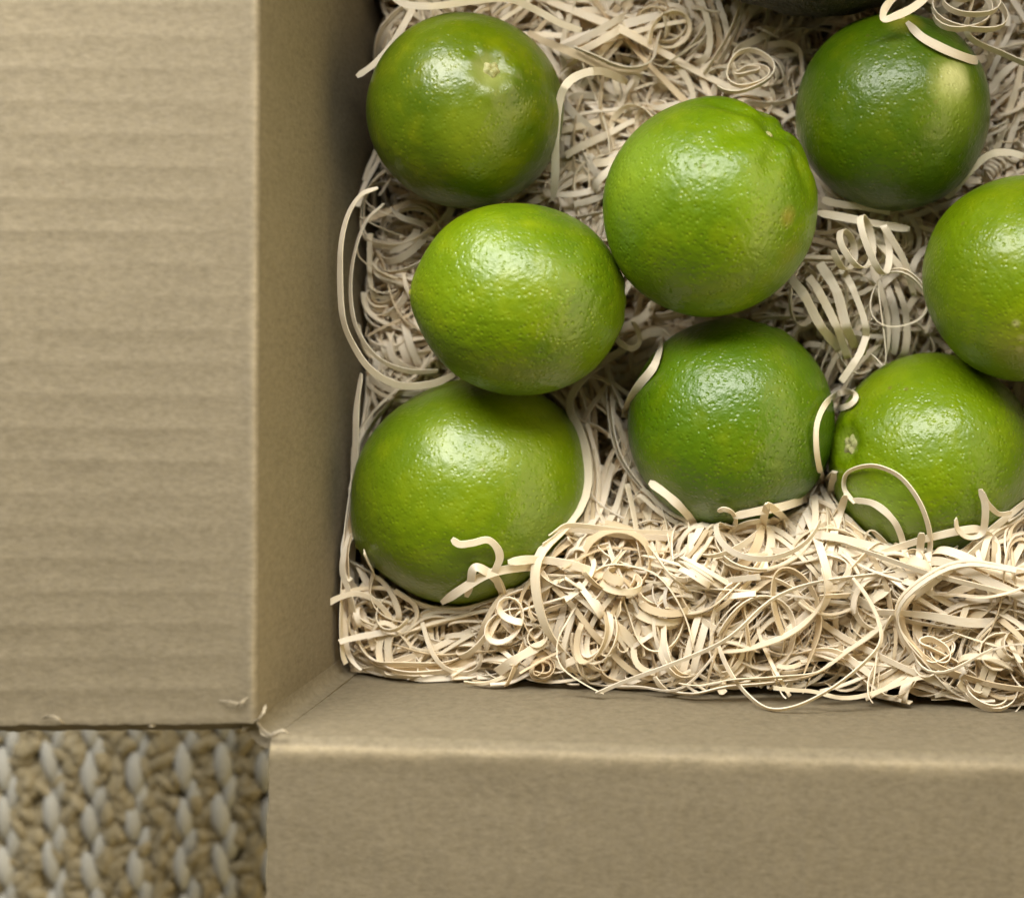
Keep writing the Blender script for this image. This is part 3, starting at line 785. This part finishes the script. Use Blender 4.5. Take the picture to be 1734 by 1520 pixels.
traced('wispy strand reaching out to the left wall of the box', [(520, 1031), (530, 1036), (546, 1026), (578, 1010), (606, 1005), (634, 1016), (662, 1046), (690, 1092), (722, 1138)], .0015, .003, (.4, .2, .3, .1), zabs=(.100, .099, .097, .095, .092, .088))
traced('strand curving down the corner by the left wall beside the big lime', [(604, 896), (586, 925), (580, 965), (590, 1000), (600, 1045), (604, 1095)], .0018, .003, (.7, .4, .6), zabs=(.092, .096, .096, .088))
traced('flat strand end lying loose against the front wall', [(842, 1138), (870, 1118), (900, 1100), (928, 1086)], .0024, .0035, (.1, .2), taper=False)
traced('strand slanting across the bottom edge of the lime below the middle lime', [(1242, 874), (1280, 866), (1330, 856), (1375, 838), (1400, 815), (1414, 798)], .0022, .0026, (.2, .0, .3))
traced('small hooked curl beside the tip of the green lime', [(1216, 866), (1226, 862), (1240, 868), (1246, 882), (1240, 892), (1228, 888)], .0013, .0024, (.5, .9))
traced('strand lying against the lower left of the green lime below the middle lime', [(1100, 816), (1125, 834), (1150, 856), (1172, 882), (1180, 905)], .0021, .0022, (.1, .2))
traced('strand falling from the foot of the limes into the front shavings', [(1413, 800), (1405, 845), (1390, 890), (1362, 932), (1322, 965), (1280, 985)], .0020, .0032, (.2, .3, .1))
traced('forked end sticking up at the lower right of the light green lime', [(1660, 828), (1668, 852), (1668, 880), (1662, 902), (1640, 908), (1622, 896), (1618, 878)], .0017, .0035, (.6, .2, .5, .9))
traced('hooked strand above the forked end by the right edge', [(1662, 832), (1676, 856), (1692, 870), (1712, 868)], .0013, .003, (.2, .4))
traced('broad strand draped over the pale patch of the dark green lime', [(1536, 38), (1560, 62), (1592, 80), (1625, 94), (1652, 102), (1668, 96), (1671, 82), (1664, 66)], .0021, .0030, (.2, .1, .4, .9))
traced('strand folded in a point above the dark green lime', [(1572, -6), (1545, 14), (1520, 26), (1497, 33), (1497, 18), (1508, 2), (1522, -12)], .0019, .004, (.3, .1, .5, .3), zabs=(.112, .118, .118, .112))
traced('strand slanting between the dark green lime and the right hand lime', [(1602, 336), (1622, 314), (1648, 284), (1676, 262), (1705, 258), (1734, 264)], .0019, .002, (.2, .3, .1), zabs=(.088, .094, .096, .094))
traced('strand crossing behind the dull green lime near the left wall', [(604, 130), (634, 108), (662, 78), (684, 42), (700, 14)], .0016, .003, (.3, .1), zabs=(.096, .094, .088, .084))
traced('broad strand lying along the top edge above the dull green lime', [(660, -8), (690, 8), (740, 10), (800, 2), (860, -2), (905, 16), (950, 40), (985, 52)], .0017, .003, (.3, .5, .2), zabs=(.100, .104, .100, .094, .090))
traced('long straight strand in front of the middle of the shavings', [(1060, 1010), (1120, 985), (1200, 960), (1260, 925), (1330, 900)], .0017, .003, (.3, .1, .4))
traced('strand lying diagonally across the front shavings towards the corner', [(1300, 1000), (1370, 1040), (1440, 1085), (1530, 1130), (1610, 1165)], .0017, .0042, (.2, .4, .2))
traced('strand with upturned end between the left limes and the middle lime', [(1038, 566), (1052, 582), (1070, 590), (1082, 580), (1080, 560), (1072, 545)], .0016, .003, (.4, .8), zabs=(.090, .092, .090, .086))
traced('arched strand standing in front of the green lime below the middle lime', [(1206, 968), (1222, 920), (1250, 892), (1290, 882), (1330, 890), (1352, 915)], .0016, .0040, (.3, .6, .2))
traced('upright strand joining the slanting strand to the front shavings', [(1300, 852), (1291, 890), (1288, 930), (1298, 968)], .0019, .0042, (.1, .3))
traced('strand bent like an elbow below the slanting strand', [(1298, 852), (1325, 874), (1352, 902), (1385, 902), (1412, 890)], .0018, .0048, (.2, .0, .3))
traced('strand dropping from between the two front limes, nearest the stem button', [(1432, 838), (1418, 880), (1408, 920), (1400, 965), (1385, 1005)], .0021, .0045, (.2, .4, .1))
traced('short upright strand end on the lower edge of the light green lime', [(1561, 902), (1558, 930), (1556, 960), (1564, 985)], .0018, .0045, (.2, .5))
traced('wavy strand hanging below the right end of the long straight strand', [(1668, 898), (1688, 920), (1690, 960), (1682, 1000), (1690, 1030)], .0014, .004, (.3, .9, .4))
traced('long arch of strand across the front shavings below the light green lime', [(1205, 1095), (1208, 1040), (1226, 1000), (1262, 980), (1310, 980), (1352, 1004), (1390, 1040)], .0013, .0052, (.6, .9, .7))
traced('strand lying level along the right front of the shavings', [(1600, 1010), (1660, 985), (1734, 962), (1780, 950)], .0020, .0042, (.1, .3))
traced('strand slanting down at the right edge beside the wavy strand', [(1740, 905), (1715, 950), (1690, 1000), (1668, 1050)], .0019, .0048, (.2, .0))
# parallel broad strands right of the middle lime
for q_, (dx, lab) in enumerate(((0, 'nearest the middle lime'), (26, 'second from the middle lime'), (54, 'third from the middle lime'), (82, 'farthest from the middle lime'))):
    traced('broad strand in the parallel bundle right of centre, ' + lab, [(1338+dx+(0, 6, -4, 5)[q_], 470-q_*9+(0, 8, -6, 12)[q_]), (1362+dx, 500-q_*4), (1390+dx*.85+(0, 4, -3, 6)[q_], 552), (1424+dx*.45, 592+(0, 14, -4, 8)[q_])], (.0025, .0021, .0026, .0018)[q_], .003+.0006*q_, (.1, .4, .2), zabs=(.090+.001*q_, .098, .097, .088), taper=False)
traced('strand standing below the parallel bundle between the right hand limes', [(1468, 566), (1456, 598), (1438, 626), (1424, 646)], .0019, .003, (.2, .1), zabs=(.094, .096, .094), taper=False)
traced('flat strand lying level under the dark green lime', [(1384, 360), (1430, 368), (1480, 378), (1540, 388)], .0020, .002, (.2, .1), zabs=(.092, .094, .090))
traced('second flat strand just above the level one under the dark green lime', [(1392, 338), (1420, 345), (1460, 350), (1508, 358)], .0020, .002, (.3, .1), zabs=(.090, .091, .088))

def coil(label, cx, cy, r0, r1, turns, z, axis, drop, w=.0016, start=0.0, squash=1.0, leads=None):
    """spring-like curl: radii in px at that height, axis leaning, drop = advance along the axis (m)"""
    n = int(26*turns)+2; t = np.linspace(0, 1, n); k = (ZC-z)/F
    a = start+2*math.pi*turns*t; r = (r0+(r1-r0)*t)*k*(1+.06*np.sin(3*a+cx))
    ax = Vector(axis).normalized(); e1 = ax.cross(Vector((0, 1, 0.02))).normalized(); e2 = ax.cross(e1)
    e1, e2, ax_ = np.array(e1), np.array(e2), np.array(ax)
    p3 = P(cx, cy, z)+r[:, None]*(np.cos(a)[:, None]*e1+squash*np.sin(a)[:, None]*e2)+(drop*(t-.5))[:, None]*ax_
    qn = np.linspace(0, 2.2*turns, n)
    p3 = p3+np.stack([vnoise(qn+cx*.1, qn*0+q_*3) for q_ in (1, 2, 3)], 1)*np.array([.0028, .0028, .0016])
    if leads is not None:
        tail = np.array([P(*q) for q in leads]); c = catmull(np.vstack([p3[-3:-1], p3[-1:], tail]), 8)[16:]
        p3 = np.vstack([p3[:-1], c]); n = len(p3)
    base = p3[0].copy()
    ww = np.full(n, w)*(1+.1*vnoise(np.linspace(0, 9, n), np.zeros(n)+cx*.01)); ww[:1] *= .7; ww[-1:] *= .7
    V, Fc, uvs = ribbon(p3, ax_, ww, .0003, np.full(n, .12))
    kk = R.uniform(.95, 1.05)
    o = mesh_obj('wood_curl', V-base, Fc, WOOD, None, True, uvs+R.uniform(0, 30), (kk, kk, kk*.985)); o.location = base
    return tag(o, label, 'wood curl', 'curled strands of wood wool')
coil('small spring-like curl right of the middle lime', 1462, 418, 36, 34, 2.6, .099, (.9, .12, .42), .0085, .0019, .4, 1.0, [(1530, 440, .096), (1548, 500, .09)])
coil('round open loop between the middle lime and the right hand lime', 1520, 512, 48, 52, 1.5, .095, (.1, .05, 1), .003, .0015, 2.4, .95, [(1500, 610, .093), (1474, 600, .09)])
coil('flat spiral of shaving at the top between the limes', 1262, 118, 58, 18, 2.6, .090, (.05, .45, .9), -.003, .0018, .6, .8)
coil('bundle of round coils at the top right corner', 1640, 8, 58, 40, 3.2, .106, (.12, .55, .83), .006, .0021, .2, .9, [(1640, 60, .104), (1700, 92, .100), (1745, 112, .098)])
coil('large round coil in the front shavings below the green lime', 1112, 935, 52, 22, 2.8, .0945, (.05, .15, 1), .002, .0019, 1.1, 1.0)
coil('tight roll of shaving standing against the front wall at right', 1582, 1100, 36, 10, 3.2, .1105, (-.1, .55, .83), .002, .0030, .3, 1.25, [(1618, 1120, .110), (1660, 1150, .110)])
coil('oval coil of shaving lying against the front wall in the middle', 1150, 1095, 52, 44, 3.0, .101, (.75, .35, .55), .008, .0018, .3, 1.2)
coil('flat curl on the rim of the shavings at the right front', 1680, 1172, 56, 40, 2.2, .1095, (.1, .75, .65), .005, .0018, 1.0, .9)

# ------------------------------------------------------------------ torn paper at the box corner
def shred(pts, z, w, roll):
    c2 = catmull(pts, 6); zz = np.interp(np.linspace(0, 1, len(c2)), np.linspace(0, 1, len(z)), z)
    p3 = np.array([P(a, b, q) for (a, b), q in zip(c2, zz)])
    T = np.gradient(p3, axis=0); A = np.cross(np.broadcast_to(np.array([0, 0, 1.0]), p3.shape), T)
    n = len(p3); ww = w*(1+.4*vnoise(np.linspace(0, 9, n)+pts[0][0], np.zeros(n))); ww[:2] *= .5; ww[-2:] *= .4
    V, Fc, uvs = ribbon(p3, A, ww, .00018, np.linspace(roll, -roll, n))
    mesh_obj('torn_paper', V, Fc, FLUFF, box)
z0 = H+.0006
shred([(372, 1186), (388, 1187), (404, 1190), (416, 1187)], (z0, z0+.001, z0+.0008, z0), .0003, .4)
shred([(400, 1197), (408, 1188), (420, 1180)], (z0, z0+.0012, z0), .00028, .6)
shred([(428, 1226), (438, 1216), (446, 1206), (450, 1192)], (z0-.001, z0+.0006, z0+.0005, z0-.004), .0005, .5)
shred([(436, 1224), (446, 1236), (458, 1243), (466, 1240), (480, 1236), (490, 1243)], (z0-.001, z0-.0012, z0-.0006, z0+.0004, z0+.0008, z0), .0004, .6)
shred([(432, 1218), (440, 1228), (442, 1240), (452, 1247)], (z0-.0005, z0-.002, z0-.002, z0-.001), .0004, .9)
shred([(72, 1216), (86, 1212), (100, 1217), (108, 1224)], (z0-.0008, z0+.0006, z0+.0004, z0-.001), .0005, .5)
shred([(244, 1224), (256, 1227), (270, 1224)], (z0-.002, z0-.001, z0-.002), .0007, .3)
shred([(280, 1225), (290, 1223), (302, 1223)], (z0-.002, z0-.001, z0-.002), .0006, .3)
